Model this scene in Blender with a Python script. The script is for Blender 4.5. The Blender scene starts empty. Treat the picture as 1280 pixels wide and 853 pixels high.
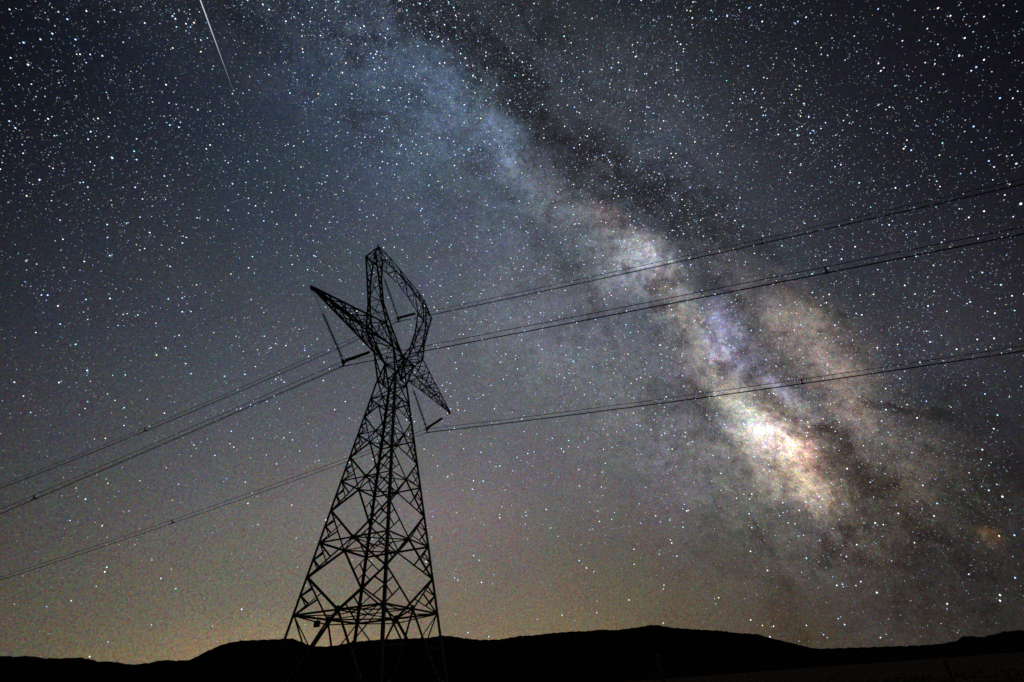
import bpy, bmesh, math, random
import numpy as np
from mathutils import Vector, Matrix

# ------------------------------------------------------------------ camera
EYE = 1.6                                   # eye height above the ground, metres
FPX, PITCH, ROLL = 600.27, 0.6262, -0.0756  # focal length in pixels of a 1280-wide frame
cP, sP, cR, sR = math.cos(PITCH), math.sin(PITCH), math.cos(ROLL), math.sin(ROLL)
right = Vector((cR, -sR * sP, sR * cP))
up = Vector((-sR, -cR * sP, cR * cP))
fwd = Vector((0, cP, sP))
scene = bpy.context.scene
col = scene.collection
cam_data = bpy.data.cameras.new("camera")
cam_data.sensor_width = 36.0
cam_data.lens = FPX / 1280 * 36.0
cam_data.clip_start = 0.1
cam_data.clip_end = 200000
cam = bpy.data.objects.new("camera", cam_data)
col.objects.link(cam)
m = Matrix((right, up, -fwd)).transposed().to_4x4()
m.translation = (0, 0, EYE)
cam.matrix_world = m
scene.camera = cam

def ray(px, py):
    "direction of the sky behind a pixel of the photograph"
    return (fwd + right * ((px - 640) / FPX) - up * ((py - 426.5) / FPX)).normalized()

# ------------------------------------------------------------------ render settings
scene.view_settings.view_transform = 'Standard'
scene.view_settings.look = 'None'
scene.view_settings.exposure = 0
scene.view_settings.gamma = 1
scene.render.engine = 'CYCLES'
scene.cycles.use_denoising = False
scene.cycles.use_adaptive_sampling = False
scene.cycles.max_bounces = 4

# ------------------------------------------------------------------ night sky (the only light there is)
world = bpy.data.worlds.new("World")
scene.world = world
world.use_nodes = True
NT = world.node_tree
NT.nodes.clear()
L = NT.links

def nd(t, **kw):
    n = NT.nodes.new(t)
    for k, v in kw.items():
        setattr(n, k, v)
    return n

def put(sock, val):
    if hasattr(val, 'is_linked') or isinstance(val, bpy.types.NodeSocket):
        L.new(val, sock)
    else:
        sock.default_value = val

def mth(op, a, b=0.0, c=0.0, clamp=False):
    n = nd('ShaderNodeMath', operation=op, use_clamp=clamp)
    put(n.inputs[0], a); put(n.inputs[1], b); put(n.inputs[2], c)
    return n.outputs[0]

def vec(op, a, b=(0, 0, 0), c=(0, 0, 0), scale=None):
    n = nd('ShaderNodeVectorMath', operation=op)
    put(n.inputs[0], a)
    if op != 'SCALE':
        put(n.inputs[1], b)
    if op == 'MULTIPLY_ADD':
        put(n.inputs[2], c)
    if scale is not None:
        put(n.inputs['Scale'], scale)
    return n.outputs['Value'] if op in ('DOT_PRODUCT', 'LENGTH') else n.outputs['Vector']

def noise(v, scale, detail=4.0, rough=0.55, color=False, lac=2.0):
    n = nd('ShaderNodeTexNoise')
    put(n.inputs['Vector'], v)
    n.inputs['Scale'].default_value = scale
    n.inputs['Detail'].default_value = detail
    n.inputs['Roughness'].default_value = rough
    n.inputs['Lacunarity'].default_value = lac
    return n.outputs['Color'] if color else n.outputs['Fac']

def remap(v, a, b, c=0.0, d=1.0, smooth=False):
    n = nd('ShaderNodeMapRange', interpolation_type='SMOOTHSTEP' if smooth else 'LINEAR', clamp=True)
    put(n.inputs['Value'], v)
    for i, x in enumerate((a, b, c, d)):
        n.inputs[i + 1].default_value = x
    return n.outputs['Result']

tc = nd('ShaderNodeTexCoord')
D = vec('NORMALIZE', tc.outputs['Generated'])

def patch(v, px, py, ra, rb, ang, soft='QUADRATIC_SPHERE'):
    """an oval patch of sky, centred behind a pixel; half-axes in pixels, angle of the long axis"""
    c = ray(px, py)
    ca, sa = math.cos(math.radians(ang)), math.sin(math.radians(ang))
    a = ray(px + ca * ra, py + sa * ra) - c
    b = ray(px - sa * rb, py + ca * rb) - c
    la, lb = a.length, b.length
    a = (a - c * a.dot(c)).normalized()
    b = (b - c * b.dot(c)); b = (b - a * b.dot(a)).normalized()
    rot = Matrix((a, b, a.cross(b))).transposed().to_euler()
    mp = nd('ShaderNodeMapping', vector_type='TEXTURE')
    L.new(v, mp.inputs['Vector'])
    mp.inputs['Location'].default_value = c
    mp.inputs['Rotation'].default_value = rot
    mp.inputs['Scale'].default_value = (la, lb, max(la, lb))
    g = nd('ShaderNodeTexGradient', gradient_type=soft)
    L.new(mp.outputs['Vector'], g.inputs['Vector'])
    return g.outputs['Fac']

# ragged copies of the direction, so that clouds of stars and dust get torn edges
w1 = vec('SUBTRACT', noise(D, 5.0, 3.0, 0.6, True), (0.5, 0.5, 0.5))
w2 = vec('SUBTRACT', noise(vec('ADD', D, (3.1, 1.7, 9.2)), 9.0, 4.0, 0.62, True), (0.5, 0.5, 0.5))
w3 = vec('SUBTRACT', noise(vec('ADD', D, (6.6, 2.7, 1.2)), 30.0, 4.0, 0.65, True), (0.5, 0.5, 0.5))
DW = vec('MULTIPLY_ADD', w3, (0.055, 0.055, 0.055), vec('MULTIPLY_ADD', w1, (0.10, 0.10, 0.10), D))
DD = vec('MULTIPLY_ADD', w3, (-0.06, -0.06, -0.06), vec('MULTIPLY_ADD', w2, (0.15, 0.15, 0.15), D))
cloud = remap(noise(vec('ADD', D, (7.3, 2.2, 4.1)), 13.0, 5.0, 0.62), 0.25, 0.75, 0.40, 1.55)
fine = remap(noise(vec('ADD', D, (1.3, 8.2, 0.1)), 70.0, 3.0, 0.75), 0.28, 0.72, 0.45, 1.55)

# air glow, lens falloff painted in: dark overhead, paler and warmer towards the horizon
sx = nd('ShaderNodeSeparateXYZ'); L.new(D, sx.inputs[0])
elev = sx.outputs['Z']
# log-radiance by height and bearing to the town's light dome, lens vignette baked in
dome = Vector((0, math.cos(math.radians(20)), math.sin(math.radians(20))))
q_ = vec('DOT_PRODUCT', D, tuple(dome))
w_ = sx.outputs['X']
COEF = [((-9.954, -10.731, -10.93), None), ((14.025, 15.082, 14.634), q_), ((-5.554, -6.167, -6.283), mth('MULTIPLY', q_, q_)),
        ((-2.249, -1.408, 1.289), elev), ((1.571, 1.237, -0.865), mth('MULTIPLY', elev, elev)),
        ((-1.544, -1.591, -1.423), w_), ((1.903, 1.797, 1.521), mth('MULTIPLY', w_, elev))]
lg = COEF[0][0]
for c3, f_ in COEF[1:]:
    lg = vec('ADD', lg, vec('SCALE', c3, scale=f_))
sl = nd('ShaderNodeSeparateXYZ'); L.new(lg, sl.inputs[0])
cb = nd('ShaderNodeCombineXYZ')
for i_ in range(3):
    L.new(mth('EXPONENT', mth('MINIMUM', sl.outputs[i_], -1.4)), cb.inputs[i_])
base = vec('ADD', vec('SCALE', cb.outputs[0], scale=0.92), (.0012, .0013, .0022))   # plus the even glow of the night air
total = base

def add(v, fac, colour):
    return vec('ADD', v, vec('SCALE', colour, scale=fac))

# a light dome low behind the hills
total = add(total, patch(D, 345, 830, 260, 110, -3), (.17, .085, .030))
total = add(total, patch(D, 520, 850, 460, 150, -3), (.055, .034, .016))
total = add(total, patch(D, 560, 640, 420, 230, 0), (.062, .040, .052))
total = add(total, patch(D, 430, 190, 380, 260, 35), (.002, .010, .026))
total = add(total, patch(D, 720, 790, 420, 150, -2), (.046, .027, .011))
total = add(total, patch(D, 1190, 420, 300, 240, 80), (.020, .019, .021))

# broad glow of the Milky Way band
pts = [ray(*p) for p in ((540, 60), (640, 180), (740, 290), (850, 400), (950, 520), (1030, 620))]
_, _, vt = np.linalg.svd(np.array([tuple(p) for p in pts]))
npole = Vector(vt[2]); 
lat = vec('DOT_PRODUCT', DW, tuple(npole))
band = remap(mth('ABSOLUTE', lat), 0.0, 0.42, 1.0, 0.0, True)
mw = vec('SCALE', (.016, .018, .023), scale=band)

SPINE = [
    # px, py, half-length, half-width, angle, colour
    # broad haze of the band
    (900, 560, 340, 250, 48, (.100, .094, .092)),
    (680, 430, 330, 260, 45, (.058, .056, .066)),
    (555, 170, 300, 190, 45, (.020, .032, .050)),
    (520, 110, 210, 120, 45, (.018, .034, .058)),
    (820, 170, 240, 120, 42, (.018, .023, .031)),
    # western rim of the great rift, blue
    (570, 115, 100, 40, 50, (.012, .020, .034)),
    (608, 160, 105, 40, 52, (.095, .145, .205)),
    (640, 205, 70, 34, 48, (.070, .092, .110)),
    (690, 245, 90, 46, 42, (.070, .072, .080)),
    (725, 262, 60, 34, 30, (.085, .072, .066)),
    (755, 262, 46, 26, 20, (.165, .105, .085)),
    (770, 290, 60, 32, 35, (.115, .088, .072)),
    # small cloud at the wires
    (788, 338, 110, 62, 30, (.32, .335, .360)),
    (803, 318, 48, 34, 50, (.54, .53, .54)),
    (820, 360, 70, 42, 50, (.16, .125, .095)),
    (860, 395, 95, 44, 50, (.26, .215, .175)),
    (880, 440, 110, 50, 52, (.200, .170, .145)),
    # violet cloud and the blue knots
    (898, 405, 64, 42, 60, (.17, .16, .28)),
    (912, 432, 60, 32, 40, (.56, .53, .80)),
    (935, 460, 60, 34, 45, (.08, .08, .115)),
    (967, 490, 36, 20, 30, (.36, .34, .50)),
    # bulge
    (925, 498, 125, 58, 50, (.32, .25, .19)),
    (945, 535, 76, 60, 45, (.46, .47, .44)),
    (978, 554, 128, 74, 46, (1.02, .82, .60)),
    (1010, 566, 62, 32, 62, (.66, .28, .16)),
    (1024, 614, 86, 48, 48, (.30, .235, .16)),
    (1026, 622, 34, 26, 30, (.16, .14, .12)),
    (1000, 610, 190, 110, 45, (.072, .058, .042)),
    (1080, 680, 150, 70, 45, (.035, .028, .018)),
    # eastern branch, brown
    (960, 390, 110, 60, 40, (.120, .088, .064)),
    (1005, 425, 140, 78, 38, (.185, .128, .082)),
    (1042, 478, 120, 62, 45, (.190, .132, .088)),
    (1062, 515, 60, 40, 20, (.13, .075, .066)),
    (1085, 560, 210, 130, 45, (.095, .075, .058)),
    (1150, 600, 170, 110, 35, (.085, .068, .046)),
    (1242, 668, 32, 24, 20, (.24, .13, .045)),
    (905, 345, 120, 60, 40, (.030, .026, .024)),
]
for px, py, ra, rb, an, c3 in SPINE:
    mw = add(mw, patch(DW, px, py, ra, rb, an), c3)
mw = vec('SCALE', mw, scale=mth('MULTIPLY', mth('MULTIPLY', cloud, fine), 1.16))
low_ = remap(elev, 0.0, 0.40, 1.0, 0.0, True)
mw = vec('MULTIPLY', mw, vec('ADD', (1, 1, 1), vec('SCALE', (-.25, -.36, -.52), scale=low_)))
total = vec('ADD', total, mw)

# dust lanes: dim everything behind them
LANES = [
    (560, 30, 110, 50, 35, .50), (625, 85, 110, 44, 55, .70), (660, 130, 90, 40, 48, .62), (700, 170, 90, 44, 45, .72),
    (745, 205, 100, 44, 40, .72), (805, 235, 120, 52, 30, .66), (760, 130, 150, 50, 42, .30), (880, 275, 140, 56, 38, .50),
    (700, 215, 50, 16, 60, .50), (775, 280, 46, 16, 30, .85), (752, 285, 40, 14, 0, .5), (828, 352, 52, 26, 75, 1.0), (838, 385, 34, 18, 80, .7),
    (872, 345, 90, 30, 40, .50), (884, 415, 50, 15, 65, .55), (912, 456, 34, 16, 80, .95), (950, 468, 70, 18, 45, .60), (985, 508, 80, 22, 42, 1.05),
    (1030, 545, 60, 22, 45, .95), (1060, 575, 90, 40, 42, 1.15), (1075, 608, 80, 34, 30, .85), (1003, 470, 60, 14, 35, .4),
    (1105, 512, 90, 14, 6, 1.0), (1060, 440, 70, 18, 30, .45), (1000, 372, 90, 18, 30, .35),
    (990, 545, 16, 9, 20, .35), (1000, 588, 44, 14, 25, .6), (962, 575, 36, 12, 40, .4), (985, 600, 50, 16, 35, .45), (890, 545, 60, 18, 40, .45), (865, 500, 60, 18, 45, .4),
    (1180, 500, 130, 60, 30, .35), (1130, 690, 190, 80, 45, .55), (1230, 600, 130, 80, 45, .35), (1120, 640, 90, 26, 50, .4),
]
dust = None
for px, py, ra, rb, an, k in LANES:
    p = mth('MULTIPLY', mth('SQRT', patch(DD, px, py, ra, rb, an)), k)
    dust = p if dust is None else mth('ADD', dust, p)
dn = remap(noise(vec('ADD', DD, (5.5, 0.4, 2.9)), 26.0, 5.0, 0.68), 0.30, 0.70, 0.05, 1.9)
mott = remap(noise(vec('ADD', DD, (2.5, 7.4, 0.9)), 11.0, 6.0, 0.66), 0.47, 0.66, 0.0, 0.62)
thin = remap(mth('ABSOLUTE', vec('DOT_PRODUCT', D, tuple(npole))), 0.02, 0.30, 1.0, 0.0, True)
dust = mth('ADD', dust, mth('MULTIPLY', mott, thin))
keep = mth('POWER', 2.718, mth('MULTIPLY', mth('MULTIPLY', dust, dn), -1.65))
warm = vec('ADD', vec('SCALE', (.95, 1.0, 1.06), scale=keep), vec('SCALE', (.29, .25, .25), scale=mth('SUBTRACT', 1.0, keep)))
total = vec('MULTIPLY', total, warm)

# faint unresolved stars and slow colour drift
grain = vec('SUBTRACT', noise(D, 330.0, 2.0, 0.9, True), (0.5, 0.5, 0.5))
drift = vec('SUBTRACT', noise(vec('ADD', D, (0.5, 4.4, 6.1)), 9.0, 3.0, 0.65, True), (0.5, 0.5, 0.5))
mod = vec('MULTIPLY_ADD', grain, (3.1, 2.8, 3.4), vec('MULTIPLY_ADD', drift, (0.34, 0.26, 0.36), (1, 1, 1)))
total = vec('MULTIPLY', total, vec('MAXIMUM', mod, (0.2, 0.2, 0.2)))
bg = nd('ShaderNodeBackground')
L.new(total, bg.inputs['Color'])
bg.inputs['Strength'].default_value = 1.0
out = nd('ShaderNodeOutputWorld')
L.new(bg.outputs[0], out.inputs['Surface'])

# ------------------------------------------------------------------ helpers
def material(name, colour, rough=0.8, metal=0.0, scale=5.0, vary=0.35, bump=0.0, spec=0.5):
    mt = bpy.data.materials.new(name)
    mt.use_nodes = True
    n, l = mt.node_tree.nodes, mt.node_tree.links
    b = n['Principled BSDF']
    b.inputs['Roughness'].default_value = rough
    b.inputs['Metallic'].default_value = metal
    t = n.new('ShaderNodeTexCoord')
    x = n.new('ShaderNodeTexNoise')
    l.new(t.outputs['Object'], x.inputs['Vector'])
    x.inputs['Scale'].default_value = scale
    x.inputs['Detail'].default_value = 6
    r = n.new('ShaderNodeValToRGB')
    l.new(x.outputs['Fac'], r.inputs['Fac'])
    r.color_ramp.elements[0].position = 0.3
    r.color_ramp.elements[1].position = 0.7
    r.color_ramp.elements[0].color = (*[c * (1 - vary) for c in colour], 1)
    r.color_ramp.elements[1].color = (*[c * (1 + vary) for c in colour], 1)
    l.new(r.outputs['Color'], b.inputs['Base Color'])
    b.inputs['Specular IOR Level'].default_value = spec
    if bump:
        bp = n.new('ShaderNodeBump')
        bp.inputs['Strength'].default_value = bump
        l.new(x.outputs['Fac'], bp.inputs['Height'])
        l.new(bp.outputs['Normal'], b.inputs['Normal'])
    return mt

def emitter(name, attr=True, colour=(1, 1, 1), strength=1.0):
    mt = bpy.data.materials.new(name)
    mt.use_nodes = True
    n, l = mt.node_tree.nodes, mt.node_tree.links
    n.clear()
    em = n.new('ShaderNodeEmission'); o = n.new('ShaderNodeOutputMaterial')
    if attr:
        a = n.new('ShaderNodeAttribute'); a.attribute_name = 'light'
        l.new(a.outputs['Color'], em.inputs['Color'])
    else:
        em.inputs['Color'].default_value = (*colour, 1)
    em.inputs['Strength'].default_value = strength
    l.new(em.outputs[0], o.inputs['Surface'])
    try:
        mt.cycles.emission_sampling = 'NONE'
    except Exception:
        pass
    return mt

STEEL = material('weathered_galvanised_steel', (.09, .093, .096), 0.6, 0.5, 0.8, 0.3)
CABLE = material('oxidised_aluminium_cable', (.05, .05, .052), 0.7, 0.5, 3.0, 0.2)
GLASSY = material('brown_glazed_porcelain', (.035, .022, .016), 0.3, 0.0, 6.0, 0.25)
CONCRETE = material('footing_concrete', (.22, .21, .19), 0.95, 0.0, 3.0, 0.2, 0.3)
GRASSY = material('dry_grassland', (.11, .076, .045), 0.95, 0.0, 0.35, 0.55, 0.5, 0.0)
SCRUB = material('scrub_covered_hill', (.014, .014, .014), 1.0, 0.0, 0.004, 0.35, 0.0, 0.0)
BLADE = material('dry_grass_blade', (.12, .088, .05), 0.9, 0.0, 0.6, 0.35, 0.0, 0.0)
WOOD = material('grey_weathered_post', (.10, .085, .07), 0.9, 0.0, 7.0, 0.3, 0.3)
PALE = material('pale_painted_band', (.16, .16, .155), 0.6, 0.0, 9.0, 0.12)

def mesh_obj(name, verts, faces, mt, parent=None, smooth=False):
    me = bpy.data.meshes.new(name)
    me.from_pydata([tuple(v) for v in verts], [], faces)
    me.update()
    if smooth:
        for p in me.polygons:
            p.use_smooth = True
    me.materials.append(mt)
    o = bpy.data.objects.new(name, me)
    col.objects.link(o)
    if parent:
        o.parent = parent
    return o

def tag(o, label=None, cat=None, group=None, kind=None):
    for k, v in (('label', label), ('category', cat), ('group', group), ('kind', kind)):
        if v:
            o[k] = v
    return o

def empty(name, loc=(0, 0, 0)):
    o = bpy.data.objects.new(name, None)
    o.location = loc
    o.empty_display_size = 0.5
    col.objects.link(o)
    return o

# ------------------------------------------------------------------ ground and hills
rng = np.random.default_rng(11)
R_OUT = 60000.0
radii = [0.0] + list(np.geomspace(2.0, R_OUT, 70))
NA = 180
gv, gf = [(0, 0, 0)], []
def bumps(x, y):
    r = math.hypot(x, y)
    k = min(1.0, r / 25.0) * max(0.0, 1 - r / 900.0)
    return k * (0.10 * math.sin(x * .21 + 1.3) * math.sin(y * .17 + .4) + 0.05 * math.sin(x * .63 + y * .41) + .03 * math.sin(y * 1.1 - x * .9))
for r in radii[1:]:
    for a in range(NA):
        t = 2 * math.pi * a / NA
        x, y = r * math.cos(t), r * math.sin(t)
        gv.append((x, y, bumps(x, y)))
for a in range(NA):
    gf.append((0, 1 + a, 1 + (a + 1) % NA))
for i in range(len(radii) - 2):
    for a in range(NA):
        p, q = 1 + i * NA, 1 + (i + 1) * NA
        b2 = (a + 1) % NA
        gf.append((p + a, q + a, q + b2, p + b2))
ground = tag(mesh_obj('ground', gv, gf, GRASSY, smooth=True), kind='structure')

SKYLINE = [(-420, 800), (-300, 806), (-200, 815), (-100, 817), (-50, 824), (0, 820), (20, 821), (38, 820), (55, 823), (78, 823), (100, 822), (112, 824), (122, 827), (140, 827), (152, 829), (165, 831), (185, 829), (205, 825),
           (222, 826), (238, 825), (255, 816), (268, 810), (280, 805), (300, 801), (325, 800), (350, 799), (365, 798), (378, 803), (388, 807), (405, 808.5), (420, 807),
           (440, 803), (462, 800.5), (500, 798.5), (535, 797.5), (552, 794.5), (566, 795.5), (580, 798), (600, 800), (625, 799.5), (650, 795), (665, 794.5), (690, 791.5),
           (715, 789.5), (735, 789), (752, 787), (768, 788), (780, 786.5), (800, 784), (812, 781.5), (822, 781.5), (838, 784.5), (870, 787), (900, 788.5), (922, 791.5), (935, 792), (948, 793),
           (962, 797.5), (990, 804), (1010, 809), (1020, 811), (1045, 810.5), (1075, 809.5), (1105, 808.5), (1150, 807), (1180, 804.5), (1196, 801), (1203, 796), (1212, 795), (1222, 796.5), (1228, 796.5),
           (1245, 792.5), (1255, 789.5), (1280, 788), (1330, 778), (1400, 770), (1500, 760), (1650, 752)]
az, tn = [], []
for px, py in SKYLINE:
    d = ray(px, py)
    az.append(math.atan2(d.x, d.y)); tn.append(d.z / math.hypot(d.x, d.y))
order = np.argsort(az)
az, tn = np.array(az)[order], np.array(tn)[order]
# all round the valley the hills go on as they do in view
azs = np.radians(np.arange(-180, 180, 0.22))
def ring_noise(a, seed, amp=1.0):
    s = 0
    for k, w in ((3, 1), (7, .55), (13, .3), (29, .12), (61, .05)):
        s = s + w * np.sin(k * a + seed * (k + 1.7))
    return amp * s
inside = (azs > az[0]) & (azs < az[-1])
prof = np.where(inside, np.interp(azs, az, tn), np.clip(0.085 + ring_noise(azs, 2.1, 0.018), 0.03, 0.14))
edge = np.clip(np.minimum(np.abs(azs - az[0]), np.abs(azs - az[-1])) / 0.25, 0, 1)
prof = np.where(inside, prof, prof * edge + np.where(np.abs(azs - az[0]) < np.abs(azs - az[-1]), tn[0], tn[-1]) * (1 - edge))
prof = prof + np.where(True, 0.00035 * np.sin(azs * 410) + 0.0003 * np.sin(azs * 733 + 1), 0)
RIDGE = 3200 + ring_noise(azs, 0.7, 260)
RIDGE = np.clip(RIDGE, 2500, 4000)
hv, hf = [], []
steps = [(-0.62, 0.0), (-0.55, .05), (-0.46, .13), (-0.38, .24), (-0.30, .37), (-0.22, .52), (-0.15, .67), (-0.09, .82), (-0.04, .94), (0, 1.0), (0.05, .95), (0.14, .78), (0.3, .45), (0.55, 0.0)]
n_s = len(steps)
for i, a in enumerate(azs):
    H = EYE + prof[i] * RIDGE[i]
    for j, (dr, fr) in enumerate(steps):
        r = RIDGE[i] * (1 + dr)
        gul = 1 + (0.22 * math.sin(a * 90 + j * .9 + 3 * math.sin(a * 17)) + .12 * math.sin(a * 210 - j * 1.3)) * (1 - fr) if 0 < fr < 1 else 1
        hv.append((r * math.sin(a), r * math.cos(a), H * fr * gul - (6 if fr == 0 else 0)))
for i in range(len(azs)):
    i2 = (i + 1) % len(azs)
    for j in range(n_s - 1):
        hf.append((i * n_s + j, i * n_s + j + 1, i2 * n_s + j + 1, i2 * n_s + j))
tag(mesh_obj('hills', hv, hf, SCRUB, smooth=True), kind='structure')

# ------------------------------------------------------------------ lattice tower
S = 4.5                                               # metres per model unit
BX, BY, YAW = -2.7801 * S, 9.2536 * S, 0.4642 + math.pi / 4
U = Vector((math.cos(YAW), math.sin(YAW), 0))         # along the crossarms
V = Vector((math.sin(YAW), -math.cos(YAW), 0))        # along the line
Z0 = -EYE / S
def P(u, v, z):
    return Vector((BX, BY, EYE)) + U * (u * S) + V * (v * S) + Vector((0, 0, z * S))
def hw(z):
    return 1 - 0.134 * z

# one steel angle section, 1 m long, shared by every bar of the lattice
ANG = bpy.data.meshes.new('steel_angle')
prof2 = [(-.5, -.5), (.5, -.5), (.5, -.34), (-.34, -.34), (-.34, .5), (-.5, .5)]
vs = [(x, y, z) for z in (0, 1) for x, y in prof2]
fs = [(i, (i + 1) % 6, 6 + (i + 1) % 6, 6 + i) for i in range(6)] + [(3, 2, 1, 0), (5, 4, 3, 0), (6, 7, 8, 9), (6, 9, 10, 11)]
ANG.from_pydata(vs, [], fs); ANG.update(); ANG.materials.append(STEEL)
seen_bars = set()

tower = tag(empty('transmission_tower', P(0, 0, Z0)),
            'tall dark steel lattice transmission tower with a central window and two pointed crossarms', 'tower')
bpy.context.view_layer.update()

def bar(name, a, b, w, parent=None, face=None, heel=None):
    "one angle bar from a to b as an object of its own"
    key = (name,) + tuple(sorted([tuple(round(x, 2) for x in a), tuple(round(x, 2) for x in b)]))
    if key in seen_bars:
        return None
    seen_bars.add(key)
    d = b - a
    ln = d.length
    if ln < 0.05:
        return None
    z = d.normalized()
    ref = face if face is not None else Vector((BX, BY, (a.z + b.z) / 2)) - (a + b) / 2
    ref = ref - z * ref.dot(z)
    if ref.length < 1e-4:
        ref = z.orthogonal()
    y = ref.normalized()
    x = y.cross(z)
    if heel is not None:                               # corner leg: flanges lie in the two faces
        x = heel[0] - z * heel[0].dot(z); x.normalize()
        y = z.cross(x)
        y = y if y.dot(heel[1]) > 0 else -y
    M = Matrix(((*(x * w), 0), (*(y * w), 0), (*(z * ln), 0), (0, 0, 0, 1))).transposed()
    M.translation = a
    o = bpy.data.objects.new(name, ANG)
    col.objects.link(o)
    p = parent or tower
    o.parent = p
    o.matrix_parent_inverse = Matrix.Identity(4)
    o.matrix_basis = wm(p).inverted() @ M
    return o

def wm(o):
    return Matrix.Translation(tower.location) if o is tower else wm(o.parent) @ o.matrix_basis

def plate(a, w, nrm, parent=None):
    z = nrm.normalized(); x = z.orthogonal().normalized(); y = z.cross(x)
    x = Vector((0, 0, 1)).cross(z)
    x = x.normalized() if x.length > .01 else z.orthogonal().normalized()
    y = z.cross(x)
    M = Matrix(((*(x * w), 0), (*(y * w), 0), (*(z * .03), 0), (0, 0, 0, 1))).transposed()
    M.translation = a
    o = bpy.data.objects.new('gusset_plate', PLATE)
    col.objects.link(o)
    p = parent or tower
    o.parent = p
    o.matrix_basis = wm(p).inverted() @ M

bm = bmesh.new()
bmesh.ops.create_cone(bm, cap_ends=True, segments=8, radius1=.62, radius2=.62, depth=1.0)
PLATE = bpy.data.meshes.new('gusset_plate'); bm.to_mesh(PLATE); bm.free(); PLATE.materials.append(STEEL)

CORN = [(-1, -1), (-1, 1), (1, 1), (1, -1)]
def K(i, z):
    su, sv = CORN[i % 4]
    return P(su * hw(z), sv * hw(z), z)

RINGS = [1.18, 2.30, 3.43, 4.42, 5.28, 5.77]
# legs
for i in range(4):
    a, b = K(i, Z0 - 0.06), K(i, 5.77)
    lg = bar('leg', a, b, 0.21, heel=(U * -CORN[i][0], V * -CORN[i][1]))
    ft = mesh_obj('footing', *(lambda c: ([(c.x + r * math.cos(t), c.y + r * math.sin(t), z) for z, r in ((-0.4, .55), (0.28, .5), (0.33, .45)) for t in np.linspace(0, 2 * math.pi, 12, endpoint=False)],
                  [(k * 12 + j, k * 12 + (j + 1) % 12, (k + 1) * 12 + (j + 1) % 12, (k + 1) * 12 + j) for k in range(2) for j in range(12)] + [tuple(range(24, 36))]))(K(i, Z0)), CONCRETE)
    ft.parent = tower
    ft.matrix_basis = wm(tower).inverted()

for ri, z in enumerate(RINGS):
    big = ri == 0
    for i in range(4):
        A, B = K(i, z), K(i + 1, z)
        F = (A + B) / 2
        w = 0.14 if ri < 2 else 0.115
        bar('belt_strut', A, F, w); bar('belt_strut', F, B, w)
        if big:
            dn_ = Vector((0, 0, -0.34))
            bar('belt_strut', A + dn_ * .1, F + dn_, .08)
            bar('belt_strut', F + dn_, B + dn_ * .1, .08)
        if ri < 5:
            nrm = F - P(0, 0, z)
            plate(F + nrm.normalized() * .02, .46 if big else (.34 if ri < 3 else .24), nrm)
            F2 = (K(i + 1, z) + K(i + 2, z)) / 2
            bar('diaphragm_strut', F, F2, .10 if ri < 3 else .08)
    if ri in (0, 1):
        bar('diaphragm_strut', (K(0, z) + K(1, z)) / 2, (K(2, z) + K(3, z)) / 2, .09)
        bar('diaphragm_strut', (K(1, z) + K(2, z)) / 2, (K(3, z) + K(0, z)) / 2, .09)

def diamond(z0, z1, w, wr, full=True):
    zm = (z0 + z1) / 2
    for i in range(4):
        for (a, b) in ((i, i + 1), (i + 1, i)):
            N = K(a, zm)
            for z in (z0, z1):
                F = (K(i, z) + K(i + 1, z)) / 2
                bar('main_brace', N, F, w)
                C = K(a, z)
                M_ = (N + F) / 2
                bar('redundant_brace', C, M_, wr)
                bar('redundant_brace', (C + N) / 2, (C * .5 + M_ * .5), wr)
                if full:
                    bar('redundant_brace', (C + N) / 2, N * .5 + M_ * .5, wr)
        plate(K(i, zm), .28, K(i, zm) - P(0, 0, zm))

diamond(RINGS[0], RINGS[1], .14, .10)
diamond(RINGS[1], RINGS[2], .13, .095)
diamond(RINGS[2], RINGS[3], .12, .085)
diamond(RINGS[3], RINGS[4], .105, .075)
for i in range(4):                                  # X panel under the waist
    bar('main_brace', K(i, RINGS[4]), K(i + 1, RINGS[5]), .10)
    bar('main_brace', K(i + 1, RINGS[4]), K(i, RINGS[5]), .10)
# splayed bottom panel
for i in range(4):
    F = (K(i, RINGS[0]) + K(i + 1, RINGS[0])) / 2
    for a in (i, i + 1):
        T = K(a, Z0)
        C = K(a, RINGS[0])
        bar('main_brace', F, T, .155)
        for q, (tb, tl) in enumerate(((.33, .0), (.33, .36), (.62, .36), (.62, .68), (.82, .68))):
            bar('redundant_brace', F.lerp(T, tb), C.lerp(T, tl), .09)
        # inner hip braces
        G = (K(a, RINGS[0]) + K(a + (1 if a == i + 1 else -1), RINGS[0])) / 2
        bar('redundant_brace', F.lerp(T, .33), G.lerp(T, .33), .085)

# small equipment box hung on the lowest belt
bm = bmesh.new()
bmesh.ops.create_cube(bm, size=1)
bmesh.ops.scale(bm, vec=(.42, .30, .44), verts=bm.verts)
bmesh.ops.bevel(bm, geom=bm.edges[:], offset=.03, segments=2, affect='EDGES')
bmesh.ops.translate(bm, verts=bm.verts, vec=(0, 0, -.36))
bmesh.ops.create_cone(bm, cap_ends=True, segments=8, radius1=.035, radius2=.035, depth=.3, matrix=Matrix.Translation((0, 0, -.02)))
me = bpy.data.meshes.new('equipment_box'); bm.to_mesh(me); bm.free(); me.materials.append(STEEL)
eb = bpy.data.objects.new('equipment_box', me); col.objects.link(eb); eb.parent = tower
eb.matrix_basis = wm(tower).inverted() @ Matrix.Translation(K(0, RINGS[0]).lerp(K(3, RINGS[0]), .34))

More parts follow.
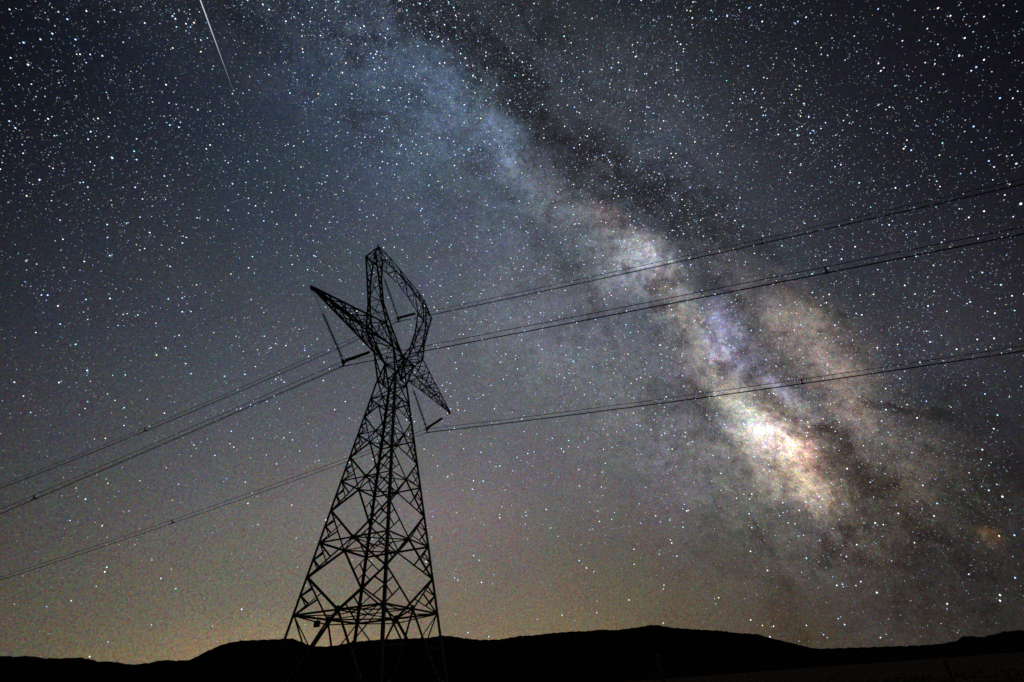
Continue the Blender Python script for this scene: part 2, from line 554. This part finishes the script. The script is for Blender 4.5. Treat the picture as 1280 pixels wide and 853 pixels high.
# --- head of the tower: forked columns, crossarms, bridge
def vz(z):
    return float(np.interp(z, [5.77, 6.8, 7.5, 8.2, 8.61], [.2268, .27, .165, .15, .13]))
OUT = [(.2268, 5.77), (.45, 6.42), (.82, 6.82), (1.0, 7.45), (1.2, 8.1), (1.38, 8.61)]
INN = [(0.0, 6.36), (.56, 6.80), (.90, 7.38), (1.05, 8.0), (1.08, 8.64)]
def O(s, v, k): u, z = OUT[k]; return P(s * u, v * vz(z), z)
def I(s, v, k): u, z = INN[k]; return P(s * u, v * vz(z), z)

def chords(name, lines, w, parent=None):
    "the four corner angles of one box girder, as one mesh"
    verts, faces = [], []
    for a, b in lines:
        d = (b - a); z = d.normalized()
        x = z.cross(V); x = x.normalized() if x.length > .05 else z.orthogonal().normalized()
        y = z.cross(x)
        n0 = len(verts)
        for q, r in ((a, 0), (b, 1)):
            for px, py in prof2:
                verts.append(q + x * px * w + y * py * w)
        faces += [tuple(n0 + k for k in f) for f in fs]
    o = mesh_obj(name, verts, faces, STEEL)
    o.parent = tower
    o.matrix_basis = wm(tower).inverted()
    return o

for s in (-1, 1):
    lines = []
    for v in (-1, 1):
        lines += [(O(s, v, k), O(s, v, k + 1)) for k in range(5)] + [(I(s, v, k), I(s, v, k + 1)) for k in range(4)]
    fc = chords('fork_column', lines, .135)
    for v in (-1, 1):                                 # faces across the line
        seq = [O(s, v, 1), I(s, v, 0), O(s, v, 1).lerp(O(s, v, 2), .5), I(s, v, 1), O(s, v, 2), I(s, v, 1).lerp(I(s, v, 2), .5), O(s, v, 2).lerp(O(s, v, 3), .5),
               I(s, v, 2), O(s, v, 3), I(s, v, 2).lerp(I(s, v, 3), .5), O(s, v, 3).lerp(O(s, v, 4), .5), I(s, v, 3), O(s, v, 4), I(s, v, 3).lerp(I(s, v, 4), .5), O(s, v, 5), I(s, v, 4)]
        for a, b in zip(seq, seq[1:]):
            bar('lacing', a, b, .085, fc, V)
        bar('lacing', I(s, v, 0), O(s, v, 2), .09, fc, V)
    for nm, F_ in (('o', O), ('i', I)):               # narrow faces
        for k in range(5 if nm == 'o' else 4):
            a0, a1, b0, b1 = F_(s, -1, k), F_(s, -1, k + 1), F_(s, 1, k), F_(s, 1, k + 1)
            bar('lacing', a0, b0, .075, fc)
            if nm == 'o' or k == 0:                   # crossed panels on the outer face
                bar('lacing', a0, b1, .085, fc); bar('lacing', b0, a1, .085, fc)
            elif k % 2:
                bar('lacing', a0, b0.lerp(b1, .5), .075, fc); bar('lacing', b0.lerp(b1, .5), a1, .075, fc)
            else:
                bar('lacing', b0, a0.lerp(a1, .5), .075, fc); bar('lacing', a0.lerp(a1, .5), b1, .075, fc)
            if nm == 'o' and k > 1:
                m_ = (a0 + a1 + b0 + b1) / 4
                bar('lacing', a0.lerp(a1, .5), m_, .055, fc); bar('lacing', b0.lerp(b1, .5), m_, .055, fc)
        bar('lacing', F_(s, -1, 5 if nm == 'o' else 4), F_(s, 1, 5 if nm == 'o' else 4), .075, fc)
# throat between waist and fork
for v in (-1, 1):
    c0 = P(0, v * vz(5.77), 5.77); c1 = P(0, v * vz(6.36), 6.36)
    bar('throat_brace', c0, c1, .13)
    bar('throat_brace', O(-1, v, 1), O(1, v, 1), .11)
    for s in (-1, 1):
        bar('throat_brace', O(s, v, 0), c1, .13)
        bar('throat_brace', c0, O(s, v, 1), .12)
        bar('throat_brace', O(s, v, 0).lerp(O(s, v, 1), .5), c0.lerp(c1, .45), .08)
        bar('throat_brace', O(s, v, 1), O(s, v, 1).lerp(c1, .0) + (c1 - O(s, v, 1)) * .5 + Vector((0, 0, .35)), .08)
    plate(c1, .36, V * v)
for s in (-1, 1):
    bar('throat_brace', O(s, -1, 0), O(s, 1, 1), .09); bar('throat_brace', O(s, 1, 0), O(s, -1, 1), .09)
    bar('throat_brace', O(s, -1, 1), O(s, 1, 1), .09)
    bar('throat_brace', O(s, -1, 0), O(-s, 1, 0), .08)
bar('throat_brace', P(0, -vz(6.36), 6.36), P(0, vz(6.36), 6.36), .1)
bar('throat_brace', O(-1, -1, 1), O(1, 1, 1), .08); bar('throat_brace', O(-1, 1, 1), O(1, -1, 1), .08)

# crossarms
TIP = (2.837, 6.347)
for s in (-1, 1):
    tip = [P(s * TIP[0], v * .012, TIP[1]) for v in (-1, 1)]
    lines = []
    for vi, v in enumerate((-1, 1)):
        lines.append((O(s, v, 2), tip[vi])); lines.append((O(s, v, 1), tip[vi]))
    ca = chords('crossarm', lines, .13)
    ts = [0, .22, .42, .60, .76, .89]
    for q in range(len(ts) - 1):
        t0, t1 = ts[q], ts[q + 1]
        T0, T1, Tm = [[O(s, v, 2).lerp(tip[i], t) for i, v in enumerate((-1, 1))] for t in (t0, t1, (t0 + t1) / 2)]
        B0, B1, Bm = [[O(s, v, 1).lerp(tip[i], t) for i, v in enumerate((-1, 1))] for t in (t0, t1, (t0 + t1) / 2)]
        for i in (0, 1):
            bar('lacing', B0[i], Tm[i], .09, ca, V)
            bar('lacing', Tm[i], B1[i], .09, ca, V)
            if q == 0:
                bar('lacing', T0[i], B0[i], .09, ca, V)
                bar('lacing', T0[i], B0[i].lerp(Tm[i], .55), .06, ca, V)
                bar('lacing', Bm[i], Tm[i].lerp(B1[i], .5), .06, ca, V)
        bar('lacing', B0[q % 2], B1[1 - q % 2], .09, ca)
        bar('lacing', T0[q % 2], T1[1 - q % 2], .085, ca); bar('lacing', T1[0], T1[1], .085, ca)
        bar('lacing', B1[0], B1[1], .09, ca)
        if q < 3:
            for i in (0, 1):
                bar('lacing', Bm[i], B0[i].lerp(Tm[i], .5), .06, ca, V)
                bar('lacing', Bm[i], Tm[i].lerp(B1[i], .5), .06, ca, V)
            bar('lacing', Tm[0], B1[1], .06, ca); bar('lacing', T1[1], B1[0], .06, ca)
            bar('lacing', T0[1 - q % 2], T1[q % 2], .07, ca)
            bar('lacing', B0[1 - q % 2], B1[q % 2], .08, ca)
    # tip plate with the link hole
    pl = mesh_obj('tip_plate', [P(s * (TIP[0] + du), dv, TIP[1] + dz) for dv in (-.02, .02) for du, dz in ((-.10, .03), (.03, .02), (.035, -.03), (-.02, -.07), (-.10, -.03))],
                  [(0, 1, 2, 3, 4), (9, 8, 7, 6, 5)] + [(i, 5 + i, 5 + (i + 1) % 5, (i + 1) % 5) for i in range(5)], STEEL)
    pl.parent = ca
    pl.matrix_basis = wm(ca).inverted()

# bridge over the window with its two earth-wire peaks
ZT = 9.13
PK = (1.14, 9.09)
low = [(-1.38, 8.61), (-1.08, 8.65), (-.5, 8.80), (0, 8.86), (.5, 8.80), (1.08, 8.65), (1.38, 8.61)]
topc = [(-PK[0], PK[1]), (-.70, 9.09), (-.24, 9.09), (.24, 9.09), (.70, 9.09), (PK[0], PK[1])]
lines = []
LB = {v: [P(u, v * .125, z) for u, z in low] for v in (-1, 1)}
TB = {v: [P(u, v * (.025 if abs(u) > 1 else .06), z) for u, z in topc] for v in (-1, 1)}
for v in (-1, 1):
    lines += list(zip(LB[v], LB[v][1:])) + list(zip(TB[v], TB[v][1:]))
    lines += [(LB[v][0], TB[v][0]), (LB[v][-1], TB[v][-1])]
br = chords('bridge', lines, .115)
for v in (-1, 1):
    seq = [LB[v][1], TB[v][0], LB[v][1], TB[v][1], LB[v][2], TB[v][2], LB[v][3], TB[v][3], LB[v][4], TB[v][4], LB[v][5], TB[v][5]]
    for a, b in zip(seq, seq[1:]):
        bar('lacing', a, b, .08, br, V)
    for k in range(6):
        bar('lacing', LB[v][k].lerp(LB[v][k + 1], .5), TB[v][min(k, 5)], .06, br, V)
        bar('lacing', LB[v][k], LB[-v][k + 1], .06, br)
        if k < 5:
            bar('lacing', TB[v][k], TB[-v][k + 1], .06, br)
for k in range(7):
    bar('lacing', LB[-1][k], LB[1][k], .07, br)
for k in range(6):
    bar('lacing', TB[-1][k], TB[1][k], .07, br)
    bar('lacing', TB[-1][k], LB[1][min(k + 1, 6)], .055, br)
for s in (-1, 1):
    pk = chords('wire_peak', [(P(s * PK[0], 0, PK[1] - .03), P(s * (PK[0] + .02), 0, PK[1] + .075))], .12)

# ------------------------------------------------------------------ insulator strings, conductors
def frame_from(z):
    x = z.orthogonal().normalized()
    return Matrix((x, z.cross(x), z)).transposed()

def lathe(profile, seg=12):
    "rings of (radius, height) round Z"
    v, f = [], []
    for r, z in profile:
        for k in range(seg):
            t = 2 * math.pi * k / seg
            v.append((r * math.cos(t), r * math.sin(t), z))
    for i in range(len(profile) - 1):
        for k in range(seg):
            k2 = (k + 1) % seg
            f.append((i * seg + k, i * seg + k2, (i + 1) * seg + k2, (i + 1) * seg + k))
    f.append(tuple(range(seg))[::-1]); f.append(tuple((len(profile) - 1) * seg + k for k in range(seg)))
    return v, f

def insulator(a_end, b_end, label, group):
    "a is the live end at the yoke, b the earthed end on the steelwork"
    d = b_end - a_end
    ln = d.length
    z = d.normalized()
    root = tag(empty('insulator_string', a_end), label, 'insulator', group)
    root.rotation_euler = frame_from(z).to_euler()
    link, pitch = 0.28, 0.150
    body = 0.98 * S - link
    nd_ = int(body / pitch)
    prof_d = []
    for k in range(nd_):
        h = link + k * pitch
        prof_d += [(.032, h), (.045, h + .03), (.128, h + .045), (.142, h + .062), (.12, h + .085), (.06, h + .105), (.045, h + .135)]
    v, f = lathe(prof_d, 12)
    o = mesh_obj('insulator_discs', v, f, GLASSY, root, True); o['kind'] = 'stuff'
    v, f = lathe([(.02, .02), (.045, .05), (.045, .12), (.022, .15), (.022, link + .02)], 8)
    mesh_obj('end_fitting', v, f, STEEL, root)
    top = link + nd_ * pitch
    v, f = lathe([(.03, top - .03), (.04, top + .05), (.018, top + .1), (.018, ln)], 8)
    mesh_obj('link_rod', v, f, STEEL, root)
    # grading ring at the live end
    bm_ = bmesh.new()
    rr, rt, ns, nt = .20, .018, 18, 6
    vv = [[bm_.verts.new(((rr + rt * math.cos(b)) * math.cos(a), (rr + rt * math.cos(b)) * math.sin(a), .36 + rt * math.sin(b))) for b in np.linspace(0, 2 * math.pi, nt, endpoint=False)] for a in np.linspace(0, 2 * math.pi, ns, endpoint=False)]
    for i in range(ns):
        for j in range(nt):
            bm_.faces.new((vv[i][j], vv[(i + 1) % ns][j], vv[(i + 1) % ns][(j + 1) % nt], vv[i][(j + 1) % nt]))
    me_ = bpy.data.meshes.new('grading_ring'); bm_.to_mesh(me_); bm_.free(); me_.materials.append(STEEL)
    g = bpy.data.objects.new('grading_ring', me_); col.objects.link(g); g.parent = root
    return root

APEX = [(-1.665, 5.355), (0.0, 7.64), (1.62, 5.33)]
APEX = [(-1.665, 5.36), (-0.02, 7.64), (1.63, 5.335)]
ARM_L = 'insulator string slanting from a pointed crossarm tip down to its conductors'
ARM_B = 'insulator string slanting from the tower throat down to the conductors under a crossarm'
WIN_L = 'insulator string forming one side of the V inside the tower window'
for s, (u, z) in ((-1, APEX[0]), (1, APEX[2])):
    insulator(P(u + s * .02, 0, z + .03), P(s * (TIP[0] - .03), 0, TIP[1] - .05), ARM_L, 'insulator strings at the crossarm tips')
    insulator(P(u - s * .02, 0, z + .03), P(s * .62, 0, 6.33), ARM_B, 'insulator strings at the tower throat')
for s in (-1, 1):
    insulator(P(APEX[1][0] + s * .02, 0, APEX[1][1] + .03), P(s * 1.0, 0, 8.60), WIN_L, 'insulator strings in the tower window')

def tube(name, pts_, r, mt, parent, seg=6):
    v, f = [], []
    for i, p in enumerate(pts_):
        d = (pts_[min(i + 1, len(pts_) - 1)] - pts_[max(i - 1, 0)]).normalized()
        x = d.cross(Vector((0, 0, 1))).normalized(); y = x.cross(d)
        for k in range(seg):
            t = 2 * math.pi * k / seg
            v.append(p + x * (r * math.cos(t)) + y * (r * math.sin(t)))
    for i in range(len(pts_) - 1):
        for k in range(seg):
            k2 = (k + 1) % seg
            f.append((i * seg + k, i * seg + k2, (i + 1) * seg + k2, (i + 1) * seg + k))
    f.append(tuple(range(seg))[::-1]); f.append(tuple((len(pts_) - 1) * seg + k for k in range(seg)))
    o = mesh_obj(name, v, f, mt, None, True)
    if parent:
        o.parent = parent
        o.matrix_basis = Matrix.Translation(-parent.location)
    return o

# sag of each phase, (slope, curvature) on the near-right and far-left spans, in model units
SAG = [((-.1065, .00085), (.1600, .00060)), ((-.1150, .00140), (.1720, .0030)), ((-.1165, .00190), (.1330, .0016))]
VMAX = 26.0
def sag(k, v):
    (a, b), (c, d_) = SAG[k]
    return a * v + b * v * v if v > 0 else c * v + d_ * v * v
tri = [(.264 * math.cos(t), .264 * math.sin(t)) for t in (math.radians(3), math.radians(123), math.radians(243))]   # metres
BL = ['triple power line bundle hung on a V under a crossarm tip, left by the throat',
      'triple power line bundle threaded through the central window of the lattice tower',
      '']
BL[0] = BL[2] = 'triple power line bundle hanging in the V beneath a pointed crossarm'
for k, (u, z) in enumerate(APEX):
    root = tag(empty('conductor_bundle', P(u, 0, z)), BL[k], 'power line', 'conductor bundles of the power line')
    off = -.30
    for du, dz in tri:
        pl_ = []
        for v in np.concatenate([np.linspace(-VMAX, -1.2, 50), np.linspace(-1.1, 1.1, 13), np.linspace(1.2, VMAX, 50)]):
            # wires ease over the clamp
            zz = sag(k, v)
            pl_.append(P(u, v, z + zz) + U * du + Vector((0, 0, dz + off)))
        tube('conductor', pl_, .025, CABLE, root, 6)
    for v in (8.2, -7.9, 18.5, -17.8):                 # spacers
        c = P(u, v, z + sag(k, v)) + Vector((0, 0, off))
        bm_ = bmesh.new()
        pts3 = [c + U * a + Vector((0, 0, b)) for a, b in tri]
        cen = sum(pts3, Vector()) / 3
        vs_, fs_ = [], []
        for p3 in pts3:
            dr = (p3 - cen); dz_ = dr.normalized(); y_ = V; x_ = y_.cross(dz_)
            n0 = len(vs_)
            for q, w in ((cen, .05), (p3 + dz_ * .045, .038)):
                for a, b in ((-1, -1), (1, -1), (1, 1), (-1, 1)):
                    vs_.append(q + x_ * a * w + y_ * b * .04)
            fs_ += [(n0, n0 + 1, n0 + 5, n0 + 4), (n0 + 1, n0 + 2, n0 + 6, n0 + 5), (n0 + 2, n0 + 3, n0 + 7, n0 + 6), (n0 + 3, n0, n0 + 4, n0 + 7), (n0 + 4, n0 + 5, n0 + 6, n0 + 7), (n0 + 3, n0 + 2, n0 + 1, n0)]
        bm_.free()
        o = mesh_obj('spacer', vs_, fs_, STEEL); o.parent = root; o.matrix_basis = Matrix.Translation(-root.location)
    # yoke plate and clamps
    c = P(u, 0, z)
    sh = [(-.34, .20), (.34, .20), (.30, .02), (.10, -.36), (-.10, -.36), (-.30, .02)]
    vy = [c + V * t + U * a + Vector((0, 0, b)) for t in (-.015, .015) for a, b in sh]
    o = mesh_obj('yoke_plate', vy, [(0, 1, 2, 3, 4, 5), (11, 10, 9, 8, 7, 6)] + [(i, 6 + i, 6 + (i + 1) % 6, (i + 1) % 6) for i in range(6)], STEEL)
    o.parent = root; o.matrix_basis = Matrix.Translation(-root.location)
    for du, dz in tri:
        c2 = c + U * du + Vector((0, 0, dz + off))
        tube('suspension_clamp', [c2 + V * t + Vector((0, 0, -abs(t) * .1)) for t in (-.26, -.12, 0, .12, .26)], .045, STEEL, root, 6)

for s in (-1, 1):
    pl_ = [P(s * (PK[0] + .02), v, PK[1] + .05 + (-.088 * v + .0009 * v * v if v > 0 else .135 * v + .0013 * v * v)) for v in np.linspace(-VMAX, VMAX, 91)]
    o = tube('earth_wire', pl_, .0095, CABLE, None, 5)
    tag(o, 'thin earth wire strung from a top peak of the lattice tower', 'cable', 'earth wires of the power line')

# ------------------------------------------------------------------ posts and dry grass on the near ground
def ground_hit(px, depth):
    "point on the flat ground straight below a pixel column at a given distance"
    d = ray(px, 850); h = Vector((d.x, d.y, 0)).normalized()
    return Vector((h.x * depth, h.y * depth, 0))

p0 = ground_hit(829, 11.5)
post = tag(empty('marker_post', p0 + Vector((0, 0, bumps(p0.x, p0.y)))), 'slim dark wooden post with a pale painted tip standing in the grass', 'post')
v, f = lathe([(.045, -.3), (.045, 1.0), (.04, 1.66)], 10); mesh_obj('shaft', v, f, WOOD, post)
v, f = lathe([(.043, 1.665), (.043, 1.93), (.03, 1.96)], 10); mesh_obj('tip', v, f, PALE, post)
p1 = ground_hit(1191, 30)
post = tag(empty('fence_post', p1 + Vector((0, 0, bumps(p1.x, p1.y)))), 'short plain dark fence post alone on the open grassland', 'post')
v, f = lathe([(.06, -.3), (.062, .6), (.055, 1.33), (.035, 1.37)], 10); mesh_obj('shaft', v, f, WOOD, post)
v, f = lathe([(.064, 1.02), (.064, 1.06)], 10); mesh_obj('wire_staple', v, f, STEEL, post)

random.seed(4)
gv, gf = [], []
for _ in range(9000):
    r = 6 + 70 * random.random() ** 1.6
    a = random.uniform(-1.25, 1.25)
    x, y = r * math.sin(a), r * math.cos(a)
    z = bumps(x, y)
    for _b in range(4):
        t = random.uniform(0, 6.283); h = random.uniform(.10, .34); w = .007 + .0006 * r
        bx_, by_ = x + random.gauss(0, .06), y + random.gauss(0, .06)
        lx, ly = random.gauss(0, .4) * h, random.gauss(0, .4) * h
        n0 = len(gv)
        gv += [(bx_ - w * math.cos(t), by_ - w * math.sin(t), z - .02), (bx_ + w * math.cos(t), by_ + w * math.sin(t), z - .02), (bx_ + lx, by_ + ly, z + h)]
        gf.append((n0, n0 + 1, n0 + 2))
tag(mesh_obj('grass', gv, gf, BLADE), 'short dry grass tufts scattered over the dark plain', 'grass', kind='stuff')

# ------------------------------------------------------------------ stars
rs = np.random.default_rng(5)
STAR_DENS = 1.05
SKY_R = 50000.0
cands = rs.normal(size=(620000, 3)); cands /= np.linalg.norm(cands, axis=1)[:, None]
cands = cands[cands[:, 2] > 0.0]
npv = np.array(npole)
lat_ = np.abs(cands @ npv)
elev_ = cands[:, 2]
dens = 0.29 + 0.55 * np.exp(-(lat_ / .36) ** 2)
dirn = cands * 7.0
clump = np.sin(dirn[:, 0] * 1.7 + 2 * np.sin(dirn[:, 1] * 1.3)) * np.sin(dirn[:, 1] * 2.1 + dirn[:, 2]) + np.sin(dirn[:, 2] * 4.3 + 2 * np.sin(dirn[:, 0] * 3.1)) * np.sin(dirn[:, 0] * 5.2 - dirn[:, 1] * 3.3)
dens *= np.clip(1 + .38 * clump, .35, 1.8)
dens *= 0.38 + 0.62 * np.clip(elev_ / 0.45, 0, 1)
cands = cands[rs.random(len(cands)) < dens * STAR_DENS]
# rich star clouds along the band, thinned where the dust lies
extra = []
for px, py, ra, rb, an, c3 in SPINE:
    k_ = int(0.10 * ra * rb * min(1.0, .35 + 4 * sum(c3) / 3) * .5)
    g_ = rs.normal(size=(k_, 2)) * (ra * .42, rb * .42)
    ca, sa = math.cos(math.radians(an)), math.sin(math.radians(an))
    xs, ys = px + g_[:, 0] * ca - g_[:, 1] * sa, py + g_[:, 0] * sa + g_[:, 1] * ca
    keep_ = np.ones(k_)
    for lx, ly, la, lb, lan, lk in LANES:
        cl_, sl_ = math.cos(math.radians(lan)), math.sin(math.radians(lan))
        ux, uy = (xs - lx) * cl_ + (ys - ly) * sl_, -(xs - lx) * sl_ + (ys - ly) * cl_
        keep_ *= 1 - .8 * lk * np.clip(1 - np.hypot(ux / la, uy / lb), 0, 1)
    for x_, y_, q in zip(xs, ys, keep_):
        if rs.random() < q:
            extra.append(tuple(ray(x_, y_)))
n_wide = len(cands)
extra = np.array(extra); extra = extra[extra[:, 2] > .12]
cands = np.concatenate([cands, extra])
N = len(cands)
mag = rs.random(N) ** (-1 / 1.5)          # flux, power law
mag[n_wide:] = np.minimum(mag[n_wide:], 4)
mag = np.minimum(mag, 40)
ext = 0.42 + 0.58 * np.clip(cands[:, 2] / .42, 0, 1)
flux = mag * ext
pix = SKY_R / FPX
rad = np.clip(0.27 + 0.145 * np.sqrt(flux), .32, 1.0)
lum = np.clip(0.175 * flux ** 0.9, 0.09, 1.6)
tints = np.array([(1, 1, 1), (.74, .90, 1.2), (.48, .80, 1.3), (.42, 1.0, 1.12), (1.15, .92, .70), (.90, .76, 1.2)])
tw = np.array([.24, .30, .22, .11, .06, .07])
tint = tints[rs.choice(len(tints), N, p=tw)]
BRIGHT = [(108, 14, 2.2), (35, 81, 2.6), (73, 15, 2), (181, 29, 2.2), (96, 68, 1.8), (128, 70, 2.2), (136, 171, 2), (117, 149, 1.6), (65, 146, 1.6), (28, 181, 1.6), (12, 12, 2),
          (233, 297, 2.2), (340, 265, 2.0), (568, 207, 2.8), (351, 65, 1.7), (312, 96, 1.8), (1188, 20, 2.2), (1230, 21, 2.2), (1230, 75, 2.4), (1199, 70, 2.6), (1179, 93, 1.8),
          (941, 112, 2.4), (955, 123, 1.8), (1276, 255, 3.6), (1211, 272, 2.4), (1131, 357, 2.4), (1265, 370, 2.2), (943, 317, 2.2), (856, 257, 1.9), (1266, 123, 2), (1265, 194, 1.9), (806, 151, 2.0),
          (1059, 586, 3.0), (1024, 621, 2.8), (1028, 624, 2.2), (1021, 618, 2.0), (1030, 617, 1.8), (1253, 621, 3.0), (1094, 654, 2.7), (1104, 656, 2.2), (1071, 681, 2.3), (1058, 696, 2.2), (1051, 694, 1.7),
          (1096, 741, 2.8), (1184, 755, 2.3), (1250, 744, 2.6), (1250, 751, 2.6), (953, 782, 2), (967, 783, 2.1), (1008, 782, 2), (912, 432, 2.6), (907, 429, 1.9), (917, 435, 1.9), (920, 430, 1.6),
          (967, 492, 2.6), (962, 486, 1.8), (970, 494, 1.9), (831, 542, 2.2), (937, 624, 2.2), (838, 675, 2.0), (1107, 486, 2.2), (1134, 506, 2.0), (131, 715, 2.4), (18, 478, 2.2), (112, 821, 2.3),
          (585, 791, 2.1), (611, 796, 2.0), (746, 766, 2.0), (829, 779, 2.1), (1199, 69, 2.0), (216, 225, 1.6), (974, 423, 2.0), (1029, 371, 1.8), (905, 380, 1.8), (1053, 312, 1.9), (1020, 372, 1.8), (1241, 225, 1.7), (1256, 244, 2.0)]
bdir = np.array([tuple(ray(a, b)) for a, b, _ in BRIGHT])
brad = np.array([(.36 * c + .10) for *_, c in BRIGHT])
blum = np.array([min(1.7, .9 * c - .4) for *_, c in BRIGHT])
btint = np.array([(.85, .93, 1.1) if i % 4 else (1, .95, .85) for i in range(len(BRIGHT))])
for q, c3 in ((47, (1.2, .85, .35)), (33, (.72, .62, 1.3)), (15, (.9, .95, 1.1))):
    btint[q] = c3
dirs = np.concatenate([cands, bdir]); rad = np.concatenate([rad, brad]); lum = np.concatenate([lum, blum]); tint = np.concatenate([tint, btint])
# a wide lens stretches what lies off its axis; true angular size shrinks nothing on a sphere
octa = np.array([(1, 0, 0), (-1, 0, 0), (0, 1, 0), (0, -1, 0), (0, 0, 1), (0, 0, -1)], float)
otri = np.array([(0, 2, 4), (2, 1, 4), (1, 3, 4), (3, 0, 4), (2, 0, 5), (1, 2, 5), (3, 1, 5), (0, 3, 5)])
n = len(dirs)
cosax = np.clip(dirs @ np.array(fwd), .55, 1.0)
rr = rad * pix * 0.80
verts = (dirs[:, None, :] * SKY_R + octa[None] * rr[:, None, None]).reshape(-1, 3)
tris = (otri[None] + 6 * np.arange(n)[:, None, None]).reshape(-1, 3)
me = bpy.data.meshes.new('stars')
me.vertices.add(len(verts)); me.vertices.foreach_set('co', verts.ravel())
me.loops.add(tris.size); me.loops.foreach_set('vertex_index', tris.ravel())
me.polygons.add(len(tris)); me.polygons.foreach_set('loop_start', np.arange(0, tris.size, 3)); me.polygons.foreach_set('loop_total', np.full(len(tris), 3))
at = me.color_attributes.new('light', 'FLOAT_COLOR', 'POINT')
cc = np.concatenate([np.repeat(tint * lum[:, None], 6, axis=0), np.ones((len(verts), 1))], axis=1)
at.data.foreach_set('color', cc.ravel())
me.update(); me.validate()
me.materials.append(emitter('starlight'))
so = bpy.data.objects.new('stars', me); col.objects.link(so)
tag(so, 'countless white and blue stars scattered over the night sky', 'stars', kind='stuff')
print('stars', n)

# the meteor: a thin glowing needle, brightest towards its head
a, b = ray(293.5, 119) * 42000, ray(238, -34) * 42000
nseg, ns = 24, 6
ax = (b - a).normalized(); xx = ax.orthogonal().normalized(); yy = ax.cross(xx)
v, f, cl = [], [], []
for i in range(nseg + 1):
    t = i / nseg
    p = a.lerp(b, t)
    r = 42000 / FPX * (.08 + .40 * min(1, t / .55)) * (1 if t < .9 else max(.05, (1 - t) / .1))
    br_ = .07 + .62 * min(1, t / .75)
    for k in range(ns):
        w = 2 * math.pi * k / ns
        v.append(p + xx * r * math.cos(w) + yy * r * math.sin(w)); cl.append((br_ * .86, br_ * .95, br_ * 1.08, 1))
for i in range(nseg):
    for k in range(ns):
        f.append((i * ns + k, i * ns + (k + 1) % ns, (i + 1) * ns + (k + 1) % ns, (i + 1) * ns + k))
mo = mesh_obj('meteor', v, f, emitter('meteor_glow'))
at = mo.data.color_attributes.new('light', 'FLOAT_COLOR', 'POINT')
at.data.foreach_set('color', np.array(cl).ravel())
tag(mo, 'thin white meteor streak slanting through the dark upper sky', 'meteor')
